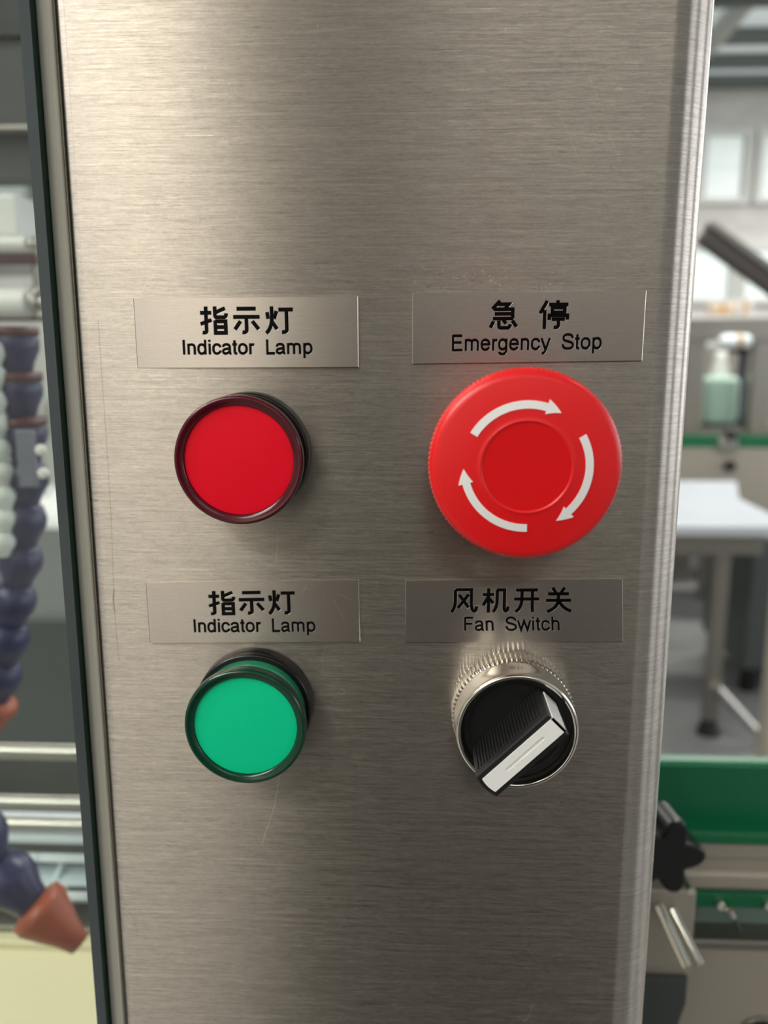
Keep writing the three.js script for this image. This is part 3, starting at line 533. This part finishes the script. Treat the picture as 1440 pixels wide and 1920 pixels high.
{   // bars and rollers of the conveyor behind the glass, at depth -0.2
  const zc = -0.2, q = (y, z = zc) => at(60, y, z).y, xa = -0.6, xb = -0.1;
  const labels = ['upper bright steel guide bar behind the glass', 'middle bright steel guide bar behind the glass', 'lowest bright steel guide bar just above the white chain'];
  [[1393, 1425], [1490, 1518], [1530, 1559]].forEach(([a, b], i) => {
    const z = zc, y0 = q(b, z), y1 = q(a, z), r = (y1 - y0) / 2.35, t = thing('guide_bar', labels[i], 'guide bar', [0, (y0 + y1) / 2, z], 'steel guide bars behind the glass');
    part('bar', bar(V(xa, 0, 0), V(xb, 0, 0), r, 32), M.steel, t);
    for (const x of [-0.5, -0.3]) part('bracket', box(x - 0.006, x + 0.006, -r * 0.6, r * 0.6, -0.03, -r * 0.5, 0.001), M.steelDull, t);
  });
  const t = thing('chain_conveyor', 'white slat chain conveyor with dark frame and cream front panel behind the glass', 'conveyor');
  part('back_panel', box(xa, xb, q(1500, -0.26), q(1418, -0.26), -0.262, -0.26), M.darkPanel, t, 'dark grey panel');
  part('frame_strip', box(xa, xb, q(1574), q(1560), zc - 0.02, zc + 0.004, 0.001), M.chain, t, 'pale blue edge strip');
  part('frame_channel', box(xa, xb, q(1602), q(1574), zc - 0.02, zc - 0.002), M.steelDull, t);
  // two runs of chain plates that slope toward the viewer
  const run = (ya, yb, z0, z1, name) => {
    const h0 = q(ya, z0), h1 = q(yb, z1), W = 0.032, slope = 0.012;
    for (let i = 0; i < 15; i++) {
      const x = xa + 0.02 + i * W, s = new THREE.Shape([[x + slope, 0], [x + W - 0.0014 + slope, 0], [x + W - 0.0014, 1], [x, 1]].map(([u, v]) => new THREE.Vector2(u, v * Math.hypot(h1 - h0, z1 - z0))));
      const g = new THREE.ExtrudeGeometry(s, { depth: 0.003, bevelEnabled: true, bevelSize: 0.0004, bevelThickness: 0.0006, bevelSegments: 2 }).rotateX(Math.PI + Math.atan2(z1 - z0, h1 - h0) * -1 + 0);
      const m = part('chain_plate', s && g, M.chain, t); m.position.set(0, h0, z0);
      if (i % 2 === 0) part('hinge_pin', bar(V(x + slope + 0.002, 0, 0), V(x + slope + 0.002, (h1 - h0), z1 - z0), 0.0018, 10).translate(-slope / 2, 0, 0.0035), M.chain, m);
    }
  };
  run(1600, 1650, zc, zc + 0.012); run(1677, 1740, zc + 0.016, zc + 0.028);
  part('chain_edge', box(xa, xb, q(1658, zc + 0.014), q(1649, zc + 0.014), zc, zc + 0.016, 0.001), M.chain, t);
  part('wear_strip', box(xa, at(170, 1668, zc + 0.014).x, q(1678, zc + 0.012), q(1656, zc + 0.012), zc, zc + 0.012), M.maroon, t, 'maroon wear strip');
  part('tab', box(at(70, 1665, zc + 0.016).x, at(125, 1665, zc + 0.016).x, q(1670, zc + 0.016), q(1657, zc + 0.016), zc + 0.008, zc + 0.016, 0.001), M.cream, t, 'cream tab');
  part('lower_channel', box(xa, xb, q(1772, zc + 0.03), q(1738, zc + 0.03), zc, zc + 0.03, 0.001), M.steelDull, t);
  part('panel_lip', box(xa, xb, q(1782, zc + 0.036), q(1766, zc + 0.036), zc, zc + 0.036, 0.0015), M.cream, t, 'cream lip');
  part('front_panel', extrudeX([[zc + 0.034, q(1774, zc + 0.034)], [zc + 0.13, q(1774, zc + 0.034) - 0.13], [zc + 0.13, 0.72], [zc + 0.01, 0.72], [zc + 0.01, q(1774, zc + 0.034)]], xa, xb), M.cream, t, 'sloping cream front panel');
  for (const x of [-0.55, -0.15]) part('leg', box(x - 0.02, x + 0.02, 0, 0.72, zc, zc + 0.03, 0.003), M.steelDull, t);
}
{
  const t = thing('machine_bed', 'dark grey machine bed under the slanted rails behind the glass', 'machine', [-0.75, 0, -1.15]);
  part('bed', box(-0.6, 0.5, 0.06, at(60, 1165, -1.0).y, -0.5, 0.12, 0.012), M.darkPanel, t);
  for (const x of [-0.5, 0.4]) for (const z of [-0.4, 0.05]) part('foot', new THREE.CylinderGeometry(0.03, 0.04, 0.06, 16).translate(x, 0.03, z), M.black, t);
}
{   // farther behind the glass
  for (const [i, [x0, y0, x1]] of [[-30, 1190, 128], [-10, 1160, 130]].entries()) single('floor_rail', beam(at(x0, y0 + (i ? 12 : 36), -1.1), at(x1 + 30, i ? 1082 : 1110, -1.5), 0.03, 0.03), M.steelDull, ['nearer slanted grey rail behind the glass', 'farther slanted grey rail behind the glass'][i], 'rail', 'slanted rails behind the glass');
  const d = thing('plastic_drum', 'white plastic drum standing far behind the glass', 'drum', [-1.42, 0, -2.6]);
  part('drum_body', latheUp([[0, 0], [0.24, 0], [0.26, 0.03], [0.26, 0.5], [0.27, 0.53], [0.26, 0.56], [0.26, 0.82], [0.2, 0.9], [0, 0.9]]), M.ivory, d);
  part('drum_lid', latheUp([[0, 0.9], [0.14, 0.9], [0.14, 0.95], [0, 0.95]]), M.chain, d);
  const c = thing('storage_cabinet', 'pale grey storage cabinet far behind the glass', 'cabinet', [-2.35, 0, -5.2]);
  part('carcass', box(-0.9, 0.9, 0.1, 1.8, -0.25, 0.25, 0.01), M.wall, c);
  for (const s of [-1, 1]) { const dd = part('door', box(s > 0 ? 0.01 : -0.88, s > 0 ? 0.88 : -0.01, 0.12, 1.78, 0.25, 0.27, 0.005), M.wall, c); part('handle', box(s * 0.07 - 0.01, s * 0.07 + 0.01, 0.85, 1.05, 0.27, 0.29), M.steel, dd); }
  part('plinth', box(-0.88, 0.88, 0, 0.1, -0.23, 0.23), M.black, c);
  for (let i = 0; i < 3; i++) { const k = thing('crate', ['lowest pale green crate in the stack behind the glass', 'middle pale green crate in the stack behind the glass', 'topmost pale green crate in the stack behind the glass'][i], 'crate', [-1.3, 0.002 + i * 0.402, -3.6], 'pale green crates'); part('crate_body', box(-0.3, 0.3, 0, 0.36, -0.2, 0.2, 0.015), M.paleGreen, k); part('crate_rim', box(-0.31, 0.31, 0.36, 0.4, -0.21, 0.21, 0.01), M.paleGreen, k); }
}

// ---------------------------------------------------------------- right: the hall behind
{   // steel table
  const t = thing('work_table', 'steel work table with a cut corner and slanted brace on the grey floor', 'table');
  const h = 0.8, z1 = -2.66, z0 = -3.6, xl = 0.35, xr = 1.28, cx = at(1380, 905, z0).x;
  const s = new THREE.Shape([[xl, -z0], [cx, -z0], [xr, -(z0 + 0.42)], [xr, -z1], [xl, -z1]].map(([x, y]) => new THREE.Vector2(x, y)));
  part('tabletop', new THREE.ExtrudeGeometry(s, { depth: 0.03, bevelEnabled: true, bevelSize: 0.004, bevelThickness: 0.004, bevelSegments: 2 }).rotateX(-Math.PI / 2).translate(0, h - 0.03, 0), M.tableTop, t);
  part('apron', box(xl + 0.04, xr - 0.08, 0.69, 0.768, z1 - 0.06, z1 - 0.04), M.steelDull, t);
  for (const [x, z] of [[1.075, z1 - 0.08], [xl + 0.06, z1 - 0.08], [1.075, z0 + 0.1], [xl + 0.06, z0 + 0.1]]) { const l = part('leg', box(x - 0.024, x + 0.024, 0.06, 0.768, z - 0.024, z + 0.024, 0.003), M.steelDull, t); part('foot', new THREE.CylinderGeometry(0.025, 0.045, 0.058, 20).translate(x, 0.03, z), M.black, l); }
  part('brace', bar(at(1345, 1290, z1 - 0.04), at(1455, 1412, z1 + 0.02), 0.017), M.steel, t, 'bright slanted brace');
}
{
  const t = thing('floor_machine', 'dark machine base on the floor right of the table leg', 'machine', [1.62, 0, -3.35]);
  part('body', box(-0.3, 0.5, 0.1, 0.66, -0.25, 0.25, 0.02), M.darkPanel, t);
  for (const x of [-0.25, 0.45]) for (const z of [-0.2, 0.2]) part('foot', new THREE.CylinderGeometry(0.03, 0.035, 0.1, 16).translate(x, 0.05, z), M.black, t);
}
{   // far conveyor with green rail
  const z = -4.2, t = thing('far_conveyor', 'far grey conveyor with two thin green guide rails behind the table', 'conveyor');
  const y0 = at(1340, 840, z).y, y1 = at(1340, 816, z).y;
  part('green_rail', box(0.3, at(1349, 828, z).x, y0, y1, z - 0.02, z, 0.004), M.greenRail, t, 'green rail');
  part('green_rail', box(at(1384, 828, z).x, 2.8, y0, y1, z - 0.02, z, 0.004), M.greenRail, t, 'green rail');
  part('side', box(0.3, 2.8, 0.5, y0 - 0.004, z - 0.4, z - 0.01, 0.006), M.beige, t);
  const c = at(1364, 838, z); part('rail_bracket', box(c.x - 0.05, c.x + 0.05, c.y - 0.03, c.y + 0.04, z - 0.03, z + 0.01, 0.006), M.steel, t);
  const k = at(1371, 816, z); part('knob', new THREE.SphereGeometry(0.032, 20, 14).translate(k.x, k.y + 0.005, z), M.black, t); const k2 = at(1368, 873, z); part('knob', new THREE.SphereGeometry(0.03, 20, 14).translate(k2.x, k2.y, z + 0.01), M.black, t);
  for (const x of [0.6, 1.6, 2.6]) part('leg', box(x - 0.03, x + 0.03, 0, 0.5, z - 0.24, z - 0.18, 0.004), M.steelDull, t);
}
{   // filling machine frame
  const z = -4.75, p = (x, y) => at(x, y, z), t = thing('filling_machine', 'grey machine frame with open bay behind the far conveyor', 'machine');
  part('beam', box(0.9, 2.9, p(1340, 640).y, p(1340, 596).y, z - 0.1, z, 0.008), M.steelDull, t);
  part('post', box(p(1284, 700).x, p(1322, 700).x, 0, p(1340, 640).y, z - 0.1, z, 0.008), M.steelDull, t);
  part('post', box(p(1412, 700).x, p(1450, 700).x, 0, p(1340, 640).y, z - 0.1, z, 0.008), M.steelDull, t);
  part('back_panel', box(0.9, 2.9, 0, p(1340, 652).y, z - 0.72, z - 0.7), M.wallDark, t);
  part('shelf', box(p(1318, 800).x, 2.6, p(1340, 812).y, p(1340, 803).y, z - 0.6, z - 0.02), M.steelDull, t);
  const zi = z - 0.25, q = (x, y) => at(x, y, zi), sh = p(1340, 803).y + 0.003;
  const a = q(1391, 700), w = (q(1400, 700).x - q(1385, 700).x) / 2;
  const col = thing('cylinder_column', 'dark blue upright cylinder standing in the grey machine frame', 'machine part', [a.x, sh, zi]); part('tube', latheUp([[0, 0], [w * 1.3, 0], [w * 1.3, 0.04], [w, 0.06], [w, q(1391, 662).y - sh], [0, q(1391, 662).y - sh]], 28), M.midnight, col); part('cap', box(-w * 3.6, w * 1.6, q(1391, 662).y - sh, q(1391, 652).y - sh, -0.05, 0.05, 0.01), M.black, col);
  const e = q(1350, 700), jw = (q(1381, 700).x - q(1319, 700).x) / 2, jug = thing('jerry_can', 'pale green plastic can left of the dark blue cylinder', 'container', [e.x, sh, zi]); part('can_body', box(-jw, jw, 0, q(1350, 705).y - sh, -0.1, 0.1, 0.04), M.paleGreen, jug); part('can_neck', latheUp([[jw * 0.55, 0], [jw * 0.5, 0.06], [jw * 0.35, 0.1], [jw * 0.35, 0.15], [0, 0.15]], 24).translate(0, q(1350, 705).y - sh - 0.005, 0), M.paleHose, jug);
  const r0 = at(1345, 640, z + 0.02), r1 = at(1407, 640, z + 0.02), r2 = at(1375, 627, z + 0.02), r3 = at(1375, 652, z + 0.02), rr = (r2.y - r3.y) / 2;
  const roll = thing('white_roll', 'white roll with an ochre band on the front of the machine frame', 'roll', [(r0.x + r1.x) / 2, (r2.y + r3.y) / 2, z + rr + 0.004]);
  part('roll_body', new THREE.CapsuleGeometry(rr, r1.x - r0.x - 2 * rr, 8, 20).rotateZ(Math.PI / 2), M.chain, roll); part('band', new THREE.CylinderGeometry(rr * 1.04, rr * 1.04, 0.03, 24).rotateZ(Math.PI / 2).translate(0.02, 0, 0), std({ name: 'ochre_tape', color: 0xb08a55, roughness: 0.5 }), roll);
}
for (const [i, [x0, x1]] of [[1330, 1372], [1376, 1408]].entries()) {   // cartons on the frame
  const z = -4.8, a = at(x0, 594, z), b = at(x1, 574 - 6 * i, z), k = thing('carton', ['pale orange carton on the machine frame', 'smaller white carton at the right end of the machine frame'][i], 'carton', [(a.x + b.x) / 2, a.y + 0.012, z], 'cartons on the machine frame');
  part('carton_body', box(-(b.x - a.x) / 2, (b.x - a.x) / 2, 0, b.y - a.y, -0.04, 0.04, 0.004), i ? M.ivory : std({ name: 'pale_orange_card', color: 0xe8cdb2, roughness: 0.8 }), k);
  part('tape', box(-0.012, 0.012, -0.001, b.y - a.y + 0.001, -0.041, 0.041), std({ name: 'card_tape', color: 0xd9a766, roughness: 0.6 }), k);
}
{   // tilted dark panel on a stand whose post is just outside the picture
  const z = -2.3, a = at(1336, 418, z), b = at(1500, 538, z), d = b.clone().sub(a), len = d.length(), t = thing('inspection_stand', 'stand with a dark tilted panel that has a pale grey upper edge, at upper right', 'stand', [b.x, 0, z]);
  const lid = part('tilted_panel', box(-len, 0.02, -0.058, -0.014, -0.05, 0, 0.006), M.charcoal, t, 'dark tilted panel');
  lid.position.set(0, b.y, 0); lid.rotation.z = Math.atan2(d.y, d.x);
  part('cover_edge', box(-len - 0.004, 0.02, -0.014, 0.006, -0.055, 0.006, 0.004), M.steel, lid, 'pale grey edge');
  part('post', box(0.02, 0.08, 0.02, b.y + 0.03, -0.05, 0.01, 0.004), M.beige, t);
  part('base_plate', box(-0.05, 0.15, 0, 0.02, -0.12, 0.08, 0.003), M.steelDull, t);
}
renderer.render(scene, camera);
